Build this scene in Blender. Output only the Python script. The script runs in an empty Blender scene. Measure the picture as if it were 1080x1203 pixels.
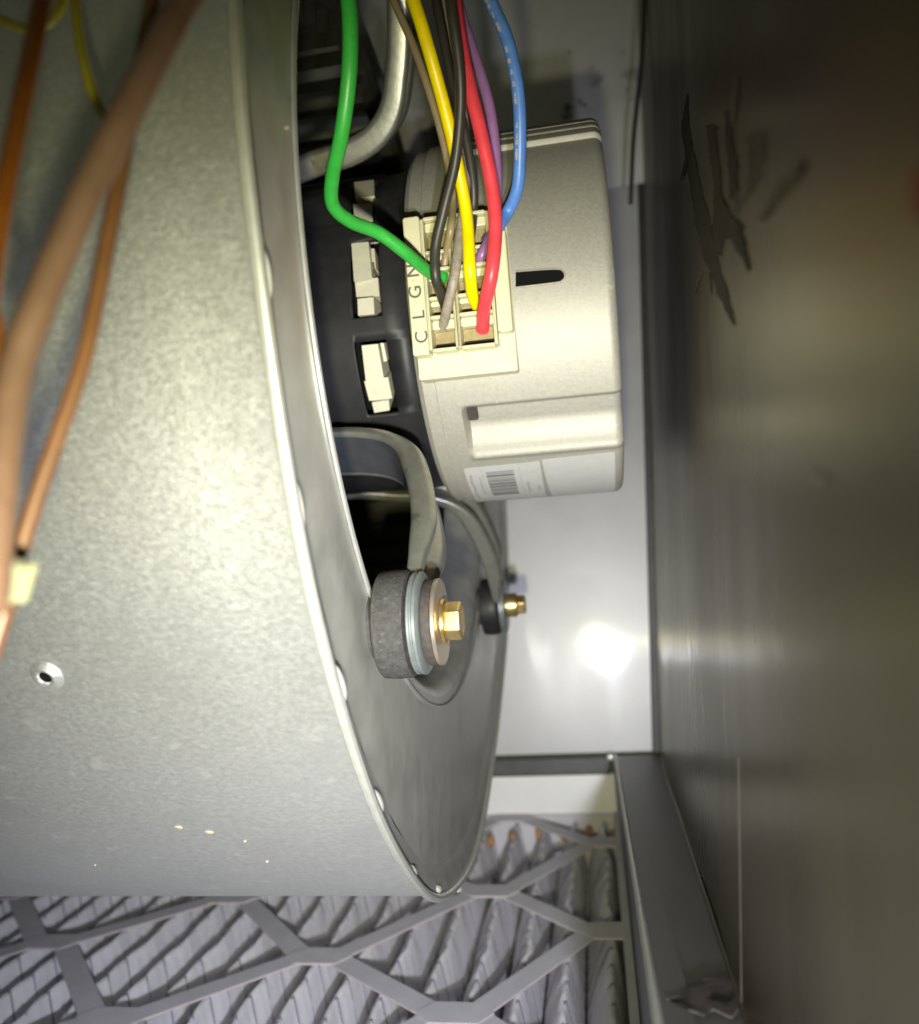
import bpy, math, random
import numpy as np
from mathutils import Vector, Matrix

# ------------------------------------------------------------------ camera
F_PX, CX, CY = 949.0, 540.0, 601.5            # pinhole of the photograph (1080 x 1203)
DV = np.array([165, 169, 949.0]); DV /= np.linalg.norm(DV)
XV = np.array([5920, -455, -949.0]); XV -= DV * XV.dot(DV); XV /= np.linalg.norm(XV)
ZV = np.cross(XV, DV)
if ZV[1] > 0: ZV = -ZV
MW = np.stack([XV, DV, ZV], 1)                # world (X right, Y deep, Z up) -> camera (right, down, forward)

def ray(u, v): return MW.T @ np.array([(u - CX) / F_PX, (v - CY) / F_PX, 1.0])
def at(u, v, axis, val):                      # the point of a measured plane that a pixel of the photograph saw
    r = ray(u, v); return r * (val / r[axis])
def atX(u, v, x): return at(u, v, 0, x)
def atY(u, v, y): return at(u, v, 1, y)
def atZ(u, v, z): return at(u, v, 2, z)

sc = bpy.context.scene
C = sc.collection
cam = bpy.data.cameras.new('camera'); co = bpy.data.objects.new('camera', cam); C.objects.link(co)
m = Matrix.Identity(4)
for i in range(3):
    m[i][0] = MW[0, i]; m[i][1] = -MW[1, i]; m[i][2] = -MW[2, i]
co.matrix_world = m
cam.sensor_fit = 'AUTO'; cam.sensor_width = 36; cam.lens = F_PX / 1203.0 * 36
cam.clip_start = 0.005; cam.clip_end = 20
cam.dof.use_dof = True; cam.dof.focus_distance = 0.215; cam.dof.aperture_fstop = 12.5
sc.camera = co

# ------------------------------------------------------------------ light
w = bpy.data.worlds.new('World'); sc.world = w; w.use_nodes = True
w.node_tree.nodes['Background'].inputs[0].default_value = (0.85, 0.9, 0.6, 1)
w.node_tree.nodes['Background'].inputs[1].default_value = 0.045

def spot(name, loc, target, power, col, cone, blend, size):
    l = bpy.data.lights.new(name, 'SPOT'); o = bpy.data.objects.new(name, l); C.objects.link(o)
    l.energy = power; l.color = col; l.spot_size = math.radians(cone); l.spot_blend = blend
    l.shadow_soft_size = size
    o.location = loc
    o.rotation_euler = (Vector(target) - Vector(loc)).to_track_quat('-Z', 'Y').to_euler()
    return o
spot('warm_lamp', (-0.004, 0.0, -0.033), tuple(atY(510, 655, .2)), 2.55, (1.0, 0.965, 0.56), 82, 1.0, 0.004)
spot('cool_lamp', (0.014, 0.0, -0.050), tuple(atY(580, 870, .3)), 5.0, (0.86, 0.87, 1.0), 98, 1.0, 0.004)
sc.view_settings.view_transform = 'Standard'; sc.view_settings.look = 'None'
sc.view_settings.exposure = 0.25; sc.view_settings.gamma = 1.0

# ------------------------------------------------------------------ materials
def mat(name, col, rough=0.5, metal=0.0, col2=None, scale=200.0, stretch=(1, 1, 1), bump=0.0, bscale=None,
        rough2=None, coat=0.0, coat_rough=0.1, detail=4.0, lo=0.35, hi=0.65, spec=0.5, spots=None, streak=None):
    mt = bpy.data.materials.new(name); mt.use_nodes = True
    nt = mt.node_tree; N = nt.nodes; L = nt.links
    b = N['Principled BSDF']
    b.inputs['Base Color'].default_value = (*col, 1); b.inputs['Roughness'].default_value = rough
    b.inputs['Metallic'].default_value = metal; b.inputs['Coat Weight'].default_value = coat
    b.inputs['Coat Roughness'].default_value = coat_rough; b.inputs['Specular IOR Level'].default_value = spec
    tc = N.new('ShaderNodeTexCoord'); mp = N.new('ShaderNodeMapping'); mp.inputs['Scale'].default_value = stretch
    L.new(tc.outputs['Object'], mp.inputs['Vector'])
    def noise(s, d=detail):
        n = N.new('ShaderNodeTexNoise'); n.inputs['Scale'].default_value = s; n.inputs['Detail'].default_value = d
        n.inputs['Roughness'].default_value = 0.62
        L.new(mp.outputs[0], n.inputs['Vector']); return n
    cur = None
    if col2 is not None or rough2 is not None:
        n = noise(scale); r = N.new('ShaderNodeMapRange')
        r.inputs['From Min'].default_value = lo; r.inputs['From Max'].default_value = hi
        L.new(n.outputs['Fac'], r.inputs['Value'])
        if col2 is not None:
            x = N.new('ShaderNodeMix'); x.data_type = 'RGBA'
            x.inputs['A'].default_value = (*col, 1); x.inputs['B'].default_value = (*col2, 1)
            L.new(r.outputs[0], x.inputs['Factor']); cur = x.outputs['Result']
        if rough2 is not None:
            x = N.new('ShaderNodeMapRange'); x.inputs['To Min'].default_value = rough; x.inputs['To Max'].default_value = rough2
            L.new(r.outputs[0], x.inputs['Value']); L.new(x.outputs[0], b.inputs['Roughness'])
    for sp in (spots or []):                       # (scale, threshold, softness, colour): dirt or wear of its own shape
        n = noise(sp[0], 3.0); r = N.new('ShaderNodeMapRange')
        r.inputs['From Min'].default_value = sp[1]; r.inputs['From Max'].default_value = sp[1] + sp[2]
        L.new(n.outputs['Fac'], r.inputs['Value'])
        x = N.new('ShaderNodeMix'); x.data_type = 'RGBA'
        x.inputs['A'].default_value = (*col, 1); x.inputs['B'].default_value = (*sp[3], 1)
        if cur is not None: L.new(cur, x.inputs['A'])
        L.new(r.outputs[0], x.inputs['Factor']); cur = x.outputs['Result']
    if cur is not None: L.new(cur, b.inputs['Base Color'])
    if bump > 0:
        n = noise(bscale or scale, 5.0); bp = N.new('ShaderNodeBump'); bp.inputs['Strength'].default_value = bump
        bp.inputs['Distance'].default_value = 0.0006
        L.new(n.outputs['Fac'], bp.inputs['Height']); L.new(bp.outputs[0], b.inputs['Normal'])
    return mt

GALV = mat('galvanised_sheet', (.64, .655, .62), .38, .84, (.79, .80, .765), 900, (.7, 1, 1), .22, 1000, rough2=.49, lo=.28, hi=.72, detail=6.0,
           spots=[(45, .56, .18, (.66, .67, .64)), (150, .62, .10, (.84, .85, .81)), (1700, .68, .06, (.86, .86, .82))])
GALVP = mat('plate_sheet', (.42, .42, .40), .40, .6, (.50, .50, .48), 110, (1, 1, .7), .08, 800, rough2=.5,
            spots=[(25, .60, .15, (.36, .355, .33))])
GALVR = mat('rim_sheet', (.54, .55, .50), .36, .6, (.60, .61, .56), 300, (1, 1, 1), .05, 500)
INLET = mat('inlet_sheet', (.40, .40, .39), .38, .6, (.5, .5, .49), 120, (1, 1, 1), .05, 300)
BACK = mat('back_sheet', (.50, .50, .525), .40, .17, (.57, .57, .595), 18, (1, 1, 1), .03, 60, coat=.5, coat_rough=.085, rough2=.46)
FOIL = mat('foil_facing', (.76, .75, .78), .5, .2, (.84, .83, .86), 35, (1, 1, 1), .9, 22,
           spots=[(55, .66, .05, (.20, .19, .20)), (28, .62, .12, (.34, .33, .34))])
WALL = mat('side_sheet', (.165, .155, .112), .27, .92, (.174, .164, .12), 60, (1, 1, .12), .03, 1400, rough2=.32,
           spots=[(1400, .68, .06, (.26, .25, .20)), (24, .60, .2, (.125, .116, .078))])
WALLF = mat('front_side_sheet', (.30, .29, .24), .26, .9, (.36, .35, .29), 1300, (1, 1, .7), .10, 1500, rough2=.34,
            spots=[(40, .62, .15, (.26, .25, .2)), (900, .71, .05, (.55, .54, .48))])
SCUFF = mat('black_scuff', (.03, .028, .022), .7, 0, (.045, .042, .034), 150, spec=.08)
SCUFF3 = mat('pale_scuff', (.11, .10, .075), .4, .6, (.15, .14, .105), 300, spec=.2)
SCUFF2 = mat('faint_scuff', (.075, .07, .055), .6, .0, (.10, .095, .075), 150, spec=.15)
LEDGE = mat('rail_sheet', (.066, .065, .063), .5, .2, (.082, .081, .079), 70, (1, .3, 1), .05, 500,
            spots=[(26, .66, .03, (.10, .08, .06))])
RAILD = mat('dark_rail', (.05, .05, .055), .5, .2, (.07, .07, .07), 100)
WHITE = mat('white_card', (.95, .95, .95), .35, 0, (.92, .92, .93), 120)
SILVER = mat('cast_silver', (.325, .312, .272), .55, .3, (.38, .366, .322), 900, (1, 1, 1), .12, 1600, rough2=.58,
             spots=[(70, .68, .05, (.55, .5, .42))])
BLACK = mat('black_shell', (.014, .014, .0155), .48, 0, (.021, .021, .023), 150, bump=.05, bscale=300, spec=.3)
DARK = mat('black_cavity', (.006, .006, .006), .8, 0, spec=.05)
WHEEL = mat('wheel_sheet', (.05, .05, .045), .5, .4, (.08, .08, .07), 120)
CREAM = mat('cream_plastic', (.60, .57, .38), .45, 0, (.64, .61, .41), 120, bump=.02, bscale=600)
CREAM2 = mat('bobbin_plastic', (.56, .54, .42), .45, 0, (.50, .48, .38), 200)
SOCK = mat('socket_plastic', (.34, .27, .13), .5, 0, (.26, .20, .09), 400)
CONTACT = mat('contact_slot', (.015, .012, .01), .4, .3)
LABEL = mat('label_paper', (.40, .40, .40), .5, 0, (.43, .43, .43), 200, spec=.3)
INK = mat('label_ink', (.10, .10, .10), .6, 0)
INK2 = mat('label_grey_ink', (.30, .30, .29), .6, 0, (.42, .42, .41), 900)
ARM = mat('arm_steel', (.30, .30, .265), .36, .7, (.37, .37, .33), 200, (1, 1, 1), .08, 500,
          spots=[(90, .62, .08, (.20, .195, .17))])
EYE = mat('eye_steel', (.20, .225, .23), .38, .5, (.25, .28, .28), 300)
ARMD = mat('blue_black_web', (.035, .038, .044), .4, 0, (.05, .054, .062), 120)  # darker colour on the concave web of the arms, towards the motor
RUBBER = mat('grey_rubber', (.038, .037, .037), .85, 0, (.06, .059, .059), 700, (1, 1, 1), .5, 900,
             spots=[(900, .63, .10, (.13, .128, .125))], spec=.2)
RUBBER2 = mat('dark_rubber', (.035, .03, .028), .8, 0, (.06, .052, .048), 500, (1, 1, 1), .3, 900, spec=.3)
GOLD = mat('gold_zinc', (.62, .44, .16), .24, .9, (.70, .56, .28), 260, (1, 1, 1), .04, 500, rough2=.36)
GOLD2 = mat('pale_zinc', (.50, .44, .36), .34, .8, (.58, .46, .36), 160)
PLEAT = mat('filter_media', (.84, .83, .87), .9, 0, (.92, .91, .94), 160, (1, 1, 1), .5, 500, spec=.1)
CARD = mat('grey_card', (.62, .61, .65), .7, 0, (.69, .68, .72), 90, (1, 1, 1), .05, 400, spec=.25)
CARDE = mat('raw_card', (.56, .51, .50), .85, 0, (.62, .57, .55), 300)
GLUE = mat('orange_glue', (.52, .25, .05), .5, 0, (.34, .15, .03), 200)
RUST = mat('rust_stain', (.05, .046, .042), .6, .1, (.075, .065, .057), 220, spec=.2)
TIE = mat('tie_nylon', (.34, .33, .20), .45, 0, (.38, .37, .24), 100, spec=.3)
SPECK = mat('dried_drip', (.45, .38, .27), .5, 0, (.34, .29, .20), 900)
TAB = mat('bare_tab', (.72, .72, .66), .35, .4, (.80, .80, .74), 400)
SCRATCH = mat('bright_scratch', (.72, .73, .71), .45, .5, (.80, .81, .79), 900)
GROOVE = mat('groove_shade', (.045, .043, .036), 1.0, 0, (.06, .057, .048), 300, spec=0)  # shade in the pressed groove, painted as a matt dark colour
RED = mat('red_paint', (.36, .045, .012), .6, 0, (.30, .04, .01), 60, spec=.2)
def wm(name, col, rough=.38, col2=None): return mat(name, col, rough, 0, col2 or tuple(min(1, c * 1.2) for c in col), 250, bump=.04, bscale=800)
W_GREEN = wm('green_insulation', (.035, .36, .05)); W_YEL = wm('yellow_insulation', (.88, .66, .0))
W_RED = wm('red_insulation', (.72, .055, .075)); W_BLUE = wm('blue_insulation', (.09, .22, .62))
W_PUR = wm('purple_insulation', (.27, .13, .31)); W_BLK = wm('black_insulation', (.035, .032, .026), .45)
W_TAN = wm('tan_insulation', (.26, .20, .11)); W_GB = mat('grey_brown_insulation', (.24, .20, .16), .5, 0, (.34, .30, .25), 700, bump=.4, bscale=900)
W_BRN = wm('brown_insulation', (.17, .10, .07)); W_ORG = wm('orange_insulation', (.125, .056, .022))
W_ORD = wm('dark_orange_insulation', (.24, .075, .008)); W_OLY = wm('olive_yellow_insulation', (.34, .29, .02))

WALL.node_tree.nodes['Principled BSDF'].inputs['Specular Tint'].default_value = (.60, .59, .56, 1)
def patchy(mt, scale, lo, hi, stretch):                      # worn print: the bare sheet shows through in flecks
    nt = mt.node_tree; N = nt.nodes; L = nt.links
    tc = N.new('ShaderNodeTexCoord'); mp = N.new('ShaderNodeMapping'); mp.inputs['Scale'].default_value = stretch
    L.new(tc.outputs['Object'], mp.inputs['Vector'])
    n = N.new('ShaderNodeTexNoise'); n.inputs['Scale'].default_value = scale; n.inputs['Detail'].default_value = 5
    L.new(mp.outputs[0], n.inputs['Vector'])
    r = N.new('ShaderNodeMapRange'); r.inputs['From Min'].default_value = lo; r.inputs['From Max'].default_value = hi
    L.new(n.outputs['Fac'], r.inputs['Value']); L.new(r.outputs[0], N['Principled BSDF'].inputs['Alpha'])
patchy(SCUFF, 300, .22, .34, (1, 1, .35)); patchy(SCUFF2, 200, .30, .62, (1, 1, .3)); patchy(RUST, 170, .40, .56, (1, 1, 1))

# ------------------------------------------------------------------ object helpers
def link(o, parent=None):
    C.objects.link(o)
    if parent is not None: o.parent = parent
    return o
def mesh(name, vs, fs, m, parent=None, smooth=True, angle=None, mats=None, fm=None, merge=False):
    me = bpy.data.meshes.new(name)
    off = Vector(parent_loc(parent)) if parent is not None else Vector((0, 0, 0))
    me.from_pydata([tuple(Vector(map(float, v)) - off) for v in vs], [], [tuple(int(i) for i in f) for f in fs])
    me.validate(); me.update()
    for x in (mats or [m]): me.materials.append(x)
    if fm is not None:
        for p, k in zip(me.polygons, fm): p.material_index = k
    import bmesh
    bm = bmesh.new(); bm.from_mesh(me)
    if merge: bmesh.ops.remove_doubles(bm, verts=bm.verts, dist=1e-6)
    bmesh.ops.recalc_face_normals(bm, faces=bm.faces); bm.to_mesh(me); bm.free()
    if smooth:
        for p in me.polygons: p.use_smooth = True
        me.set_sharp_from_angle(angle=math.radians(angle or 35))
    return link(bpy.data.objects.new(name, me), parent)
def parent_loc(p):
    t = Vector((0, 0, 0))
    while p is not None: t += p.location; p = p.parent
    return t
def tag(o, label=None, cat=None, group=None, kind=None):
    if label: o['label'] = label
    if cat: o['category'] = cat
    if group: o['group'] = group
    if kind: o['kind'] = kind
    return o
def thing(name, loc, label, cat, group=None):
    o = bpy.data.objects.new(name, None); o.empty_display_size = .01; o.location = tuple(map(float, loc)); link(o)
    return tag(o, label, cat, group)

class G:                                          # gathers geometry for ONE mesh
    def __init__(s): s.v = []; s.f = []; s.fm = []
    def add(s, vs, fs, k=0):
        n = len(s.v); s.v += [np.array(x, float) for x in vs]
        for f in fs: s.f.append([i + n for i in f]); s.fm.append(k)
        return s
    def out(s, name, m, parent=None, **kw):
        if isinstance(m, (list, tuple)): return mesh(name, s.v, s.f, None, parent, mats=list(m), fm=s.fm, **kw)
        return mesh(name, s.v, s.f, m, parent, **kw)
BOXF = [(0, 1, 3, 2), (4, 6, 7, 5), (0, 4, 5, 1), (2, 3, 7, 6), (0, 2, 6, 4), (1, 5, 7, 3)]
def box(o, ex, ey, ez, a, b, c):                   # frame o + axes, ranges a, b, c
    o = np.array(o, float); ex = np.array(ex, float); ey = np.array(ey, float); ez = np.array(ez, float)
    return [o + ex * x + ey * y + ez * z for x in a for y in b for z in c], BOXF
def bbox(o, ex, ey, ez, a, b, c, bev):             # bevelled box: chamfered along all edges in the ez-top and the corners
    o = np.array(o, float); ex = np.array(ex, float); ey = np.array(ey, float); ez = np.array(ez, float)
    def ringpts(d, z):
        a0, a1, b0, b1 = a[0] + d, a[1] - d, b[0] + d, b[1] - d; k = bev * 1.2
        pts = [(a0 + k, b0), (a1 - k, b0), (a1, b0 + k), (a1, b1 - k), (a1 - k, b1), (a0 + k, b1), (a0, b1 - k), (a0, b0 + k)]
        return [o + ex * x + ey * y + ez * z for x, y in pts]
    rs = [ringpts(0, c[0]), ringpts(0, c[1] - bev), ringpts(bev * .35, c[1] - bev * .3), ringpts(bev, c[1])]
    vs = [p for r in rs for p in r]; fs = []
    for k in range(3):
        for i in range(8): fs.append((k * 8 + i, k * 8 + (i + 1) % 8, k * 8 + 8 + (i + 1) % 8, k * 8 + 8 + i))
    fs.append(tuple(range(7, -1, -1))); fs.append(tuple(range(24, 32)))
    return vs, fs
def smoothpath(pts, n=10):                         # Catmull-Rom through 3-D points
    P = [np.array(p, float) for p in pts]; P = [2 * P[0] - P[1]] + P + [2 * P[-1] - P[-2]]; out = []
    for i in range(1, len(P) - 2):
        for t in np.linspace(0, 1, n, endpoint=False):
            a, b, c, d = P[i - 1:i + 3]
            out.append(.5 * (2 * b + (c - a) * t + (2 * a - 5 * b + 4 * c - d) * t * t + (3 * b - a - 3 * c + d) * t ** 3))
    out.append(P[-2]); return np.array(out)
def tube(path, rad, n=14, cap=True, closed=False):
    P = np.array(path); m_ = len(P)
    T = np.gradient(P, axis=0)
    if closed: T = np.roll(P, -1, 0) - np.roll(P, 1, 0)
    T /= np.linalg.norm(T, axis=1)[:, None]
    nrm = np.cross(T[0], [0.31, 0.2, 0.93]); nrm /= np.linalg.norm(nrm)
    vs = []; fs = []
    for i in range(m_):
        nrm = nrm - T[i] * nrm.dot(T[i]); nrm /= np.linalg.norm(nrm); bn = np.cross(T[i], nrm)
        r = rad[i] if hasattr(rad, '__len__') else rad
        for k in range(n):
            a = 2 * math.pi * k / n; vs.append(P[i] + r * (math.cos(a) * nrm + math.sin(a) * bn))
    for i in range(m_ if closed else m_ - 1):
        j = (i + 1) % m_
        for k in range(n): fs.append((i * n + k, i * n + (k + 1) % n, j * n + (k + 1) % n, j * n + k))
    if cap and not closed:
        fs.append(tuple(range(n - 1, -1, -1))); fs.append(tuple((m_ - 1) * n + k for k in range(n)))
    return vs, fs
def lathe(o, ax, e1, e2, prof, n=48, angles=None, closed_ends=False):   # prof: (along axis, radius)
    o = np.array(o, float); vs = []; fs = []
    for x, r in prof:
        for k in range(n):
            a = 2 * math.pi * k / n; vs.append(o + np.array(ax) * x + r * (math.cos(a) * np.array(e1) + math.sin(a) * np.array(e2)))
    for i in range(len(prof) - 1):
        for k in range(n): fs.append((i * n + k, i * n + (k + 1) % n, (i + 1) * n + (k + 1) % n, (i + 1) * n + k))
    if closed_ends:
        fs.append(tuple(range(n - 1, -1, -1))); fs.append(tuple((len(prof) - 1) * n + k for k in range(n)))
    return vs, fs
EX = np.array([1., 0, 0]); EY = np.array([0, 1., 0]); EZ = np.array([0, 0, 1.])

# ------------------------------------------------------------------ setting: cabinet walls and floor
YB = .56
def wall_x(y, z): return .0333 + (y - YB) * .032 + (z + .064) * .0585       # inner face of the right-hand sheet
g = G()
ZB0, ZB1 = -.0625, .30
bx = [-.45, wall_x(YB, ZB0) + .004]
TB = .047                                               # the sheet leans a little towards the viewer at the top
def yb(z): return YB - TB * (z - ZB0)
vb, fb = box((0, 0, 0), EX, EY, EZ, (-.45, .075), (YB, YB + .004), (ZB0, .38))
g.add([v - EY * TB * (v[2] - ZB0) for v in vb], fb)
back = tag(g.out('back_wall', BACK, smooth=False), 'smooth pale sheet metal back wall behind the motor', 'wall', kind='structure')
# insulation facing on the upper part of the back wall, gently puckered
nx, nz = 60, 40; vs = []; fs = []
random.seed(4)
bumps = [(random.uniform(-.2, .08), random.uniform(.33, .62), random.uniform(.01, .03), random.uniform(-.0025, .0035)) for _ in range(60)]
for i in range(nx + 1):
    for j in range(nz + 1):
        x = -.25 + .315 * i / nx; z = .325 + .33 * j / nz
        d = sum(h * math.exp(-((x - a) ** 2 + (z - b) ** 2) / (2 * s * s)) for a, b, s, h in bumps)
        vs.append((x, yb(z) - .006 - d, z))
for i in range(nx):
    for j in range(nz): fs.append((i * (nz + 1) + j, (i + 1) * (nz + 1) + j, (i + 1) * (nz + 1) + j + 1, i * (nz + 1) + j + 1))
fo = mesh('insulation_facing', vs, fs, FOIL, back, angle=80)

def wallpanel(y0, y1, z0, z1, off, th, m, name, parent=None, n=24):
    vs = []; fs = []
    ys = np.linspace(y0, y1, n); zs = np.linspace(z0, z1, n)
    for s in (0, 1):
        for y in ys:
            for z in zs: vs.append((wall_x(y, z) - off + s * th + .0003 * math.sin(y * 43 + z * 31), y, z))
    q = n * n
    for i in range(n - 1):
        for j in range(n - 1):
            a = i * n + j; fs.append((a, a + 1, a + n + 1, a + n)); fs.append((q + a, q + a + n, q + a + n + 1, q + a + 1))
    for k in range(n - 1):
        for a, b in ((k, k + 1), ((n - 1) * n + k, (n - 1) * n + k + 1), (k * n, (k + 1) * n), (k * n + n - 1, (k + 1) * n + n - 1)):
            fs.append((a, b, q + b, q + a))
    return mesh(name, vs, fs, m, parent)
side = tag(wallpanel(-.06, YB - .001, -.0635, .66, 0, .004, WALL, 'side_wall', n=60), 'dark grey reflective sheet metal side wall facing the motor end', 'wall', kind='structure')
def wall_o(y, z): return -.0003 * math.sin(y * 43 + z * 31)
# pressed grooves beside the seam, low down
for k, u in enumerate((868,)):
    pts = []
    for v in np.linspace(890, 1203, 14):
        r = ray(u + (v - 890) * .012, v); 
        t = .15
        for _ in range(30):
            t = (wall_x(r[1] * t, r[2] * t) - wall_o(r[1] * t, r[2] * t)) / r[0]
        pts.append(r * t)
    mesh('groove_bead', *tube(np.array(pts), .00012, 6), GROOVE, side)

def on_wall(u, v, off=.0):
    r = ray(u, v); t = .15
    for _ in range(40):
        y, z = r[1] * t, r[2] * t
        t = (wall_x(y, z) - wall_o(y, z) - off) / r[0]
    return r * t
def scuff(pts, m, k):                                # pts: (u, v, half width px): a smeared mark on the sheet
    P = smoothpath([(a, b, c) for a, b, c in pts], 16)
    rnd = random.Random(k); L_, R_ = [], []
    def jit():
        j = [rnd.uniform(.35, 1.3) for _ in range(len(P) + 4)]
        return [sum(j[i:i + 5]) / 5 for i in range(len(P))]
    ja, jb = jit(), jit()
    for i, (u, v, h) in enumerate(P):
        d = P[min(i + 1, len(P) - 1)][:2] - P[max(i - 1, 0)][:2]; d /= np.linalg.norm(d) + 1e-9
        nn = np.array([-d[1], d[0]])
        h = max(h, .2)
        a = np.array([u, v]) + nn * h * ja[i]; b = np.array([u, v]) - nn * h * jb[i]
        L_.append(on_wall(*a, .00012 + .00003 * (k % 9))); R_.append(on_wall(*b, .00012 + .00003 * (k % 9)))
    vs = L_ + R_; q = len(L_); fs = [(i, i + 1, q + i + 1, q + i) for i in range(q - 1)]
    return mesh('scuff_mark', vs, fs, m, side)
SC = [([(808, 110, 1), (806, 150, 5), (816, 210, 8), (826, 265, 10), (838, 310, 9), (852, 350, 6), (863, 382, 2)], SCUFF),
      ([(834, 146, 5), (838, 180, 6), (843, 225, 6), (846, 265, 9), (842, 300, 8)], SCUFF),
      ([(836, 160, 3), (842, 148, 2)], SCUFF),
      ([(852, 130, 1), (857, 170, 5), (862, 205, 6), (860, 235, 4)], SCUFF),
      ([(890, 155, 10), (884, 190, 16), (872, 225, 9), (858, 252, 7)], SCUFF2),
      ([(843, 230, 4), (856, 262, 9), (868, 285, 7), (879, 318, 2)], SCUFF),
      ([(868, 262, 8), (858, 270, 8), (846, 280, 5)], SCUFF),
      ([(940, 190, 7), (918, 220, 8), (900, 245, 6), (892, 260, 3)], SCUFF2),
      ([(806, 190, 3), (800, 212, 1)], SCUFF), ([(834, 320, 2), (836, 345, .8)], SCUFF),
      
      ([(954, 555, 6), (962, 560, 8), (968, 572, 6)], SCUFF2), ([(1030, 552, 5), (1034, 566, 6)], SCUFF2),
      ([(824, 318, 3), (816, 345, 1)], SCUFF2), ([(866, 90, 3), (862, 125, 5), (856, 160, 3)], SCUFF2)]
for k, (p, mm) in enumerate(SC): scuff(p, mm, k)

# corner flange where side wall meets the back wall
g = G()
for z0, z1 in ((-.0625, .1), (.1, .25), (.25, .4), (.4, .66)):
    x0 = wall_x(YB, z0); x1 = wall_x(YB, z1)
    pts = []
    for x, z in ((x0, z0), (x1, z1)):
        for dx, dy in ((-.0045, -.002), (-.0035, -.0045), (-.0003, -.0045), (-.0003, -.002)): pts.append((x + dx, yb(z) + dy + .001, z))
    g.add(pts, [(0, 1, 5, 4), (1, 2, 6, 5), (2, 3, 7, 6), (3, 0, 4, 7), (0, 3, 2, 1), (4, 5, 6, 7)])
g.out('corner_flange', RAILD, back, smooth=False)

# floor below the filter
g = G(); g.add(*box((0, 0, 0), EX, EY, EZ, (-.6, .12), (-.3, .75), (-.226, -.22)))
tag(g.out('floor', RAILD, smooth=False), 'dark sheet metal floor under the air filter', 'floor', kind='structure')

# rails round the filter
t = thing('base_rail', (.012, .36, -.064), 'dark grey base rail running along the filter under the side wall', 'rail')
ps = [(.0045, .1), (.0045, .5605), (.0345, .5605), (.0290, .433), (.0268, .35), (.0232, .24), (.0206, .16), (.0185, .1)]
def prism(poly, z0, z1):
    k = len(poly); vs = [(x, y, z0) for x, y in poly] + [(x, y, z1) for x, y in poly]
    fs = [tuple(range(k - 1, -1, -1)), tuple(range(k, 2 * k))] + [(i, (i + 1) % k, k + (i + 1) % k, k + i) for i in range(k)]
    return vs, fs
mesh('rail_top', *prism(ps, -.068, -.0640), LEDGE, t, smooth=False)
mesh('rail_face', *box((0, 0, 0), EX, EY, EZ, (.0046, .0066), (.1, .56), (-.2, -.0682)), LEDGE, t, smooth=False)
mesh('pressed_step', *prism([(.0062, .1), (.0062, .5), (.0125, .5), (.0115, .1)], -.0642, -.0634), LEDGE, t, smooth=False)
mesh('lip_bead', *tube(smoothpath([(.0052, .1, -.064), (.0052, .3, -.064), (.0048, .56, -.064)], 6), .0011, 8), GALVP, t)
lipp = [(x - .0004, y, -.0632) for x, y in ps[2:]]
mesh('wall_seam', *tube(smoothpath(lipp, 6), .0005, 8), WALL, t)
# rust patches near the viewer on the rail
for k, pl in enumerate(([(783, 1172), (800, 1168), (812, 1160), (826, 1150), (846, 1146), (858, 1150), (866, 1165), (868, 1185), (860, 1195), (838, 1185), (826, 1192), (800, 1182)],)):
    P = [tuple(atZ(u, v, -.0631 + .0003 * k)[:2]) for u, v in pl]
    mesh('rust_patch', *prism(P, -.0634, -.0631 + .0003 * k), (LEDGE, RUST)[k] if k else RUST, t, smooth=False)

t = thing('rear_rail', (-.1, YB - .01, -.075), 'black rail along the foot of the back wall above the white strip', 'rail')
mesh('rail_bar', *bbox((0, YB - .012, 0), EX, EZ, -EY, (-.42, .0015), (-.0745, -.0630), (0, .004), .0012), RAILD, t, smooth=False)
mesh('end_clip', *bbox((0, YB - .012, 0), EX, EZ, -EY, (-.0005, .0040), (-.066, -.0615), (.0041, .0065), .001), GALVR, t)
t = thing('white_strip', (-.1, YB - .006, -.087), 'bright white strip standing upright behind the filter', 'strip')
mesh('face', *bbox((0, YB - .006, 0), EX, EZ, -EY, (-.42, .0036), (-.0995, -.0748), (0, .004), .0006), WHITE, t, smooth=False)

# ------------------------------------------------------------------ air filter
FO = np.array([0, .55, -.1]); FA = math.radians(8.0)        # the filter lies on a slope that rises to the back wall
FN = np.array([0, -math.sin(FA), math.cos(FA)]); FD = np.array([0, math.cos(FA), math.sin(FA)])
fl = thing('air_filter', FO, 'pleated grey air filter with cardboard diamond lattice lying under the blower', 'air filter')
def fmesh(name, vs, *a, **k): return mesh(name, [np.array(v, float) + FO for v in vs], *a, **k)      # vs in the filter's own frame
def on_filter(u, v, h=0.0): r = ray(u, v); p = r * ((FO.dot(FN) + h) / r.dot(FN)); return p[0], (p - FO).dot(FD)
pitch = .0185; dep = .028; L0, L1 = -.43, -.0035
vs = []; fs = []; ny = 150; prof = 15
lines = .0145
rnd = random.Random(8)
for j in range(ny + 1):
    y = L0 + (L1 - L0) * j / ny
    for i in range(prof):
        s = -1 + 2 * i / (prof - 1)
        puff = abs(math.sin(math.pi * ((y - L1 + .002) / lines + .14 * abs(s)))) ** .55
        h = dep * (1 - abs(s) ** 1.25)
        wob = .0009 * math.sin(y * 71) + .0005 * math.sin(y * 190 + 1)
        k = .0034 * (puff - .75) * (1 - abs(abs(s) - .45) * 1.5)
        vs.append((s * pitch / 2 * .93 + (.2 * pitch + wob) * (1 - abs(s)) ** 1.1 + math.copysign(max(k, -.001), s) * (1 if abs(s) > .02 else 0), y, h - dep + (k * .6 if abs(s) < .4 else 0)))
for j in range(ny):
    for i in range(prof - 1): a = j * prof + i; fs.append((a, a + 1, a + prof + 1, a + prof))
pm = bpy.data.meshes.new('pleat'); pm.from_pydata(vs, [], fs); pm.materials.append(PLEAT)
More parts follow.
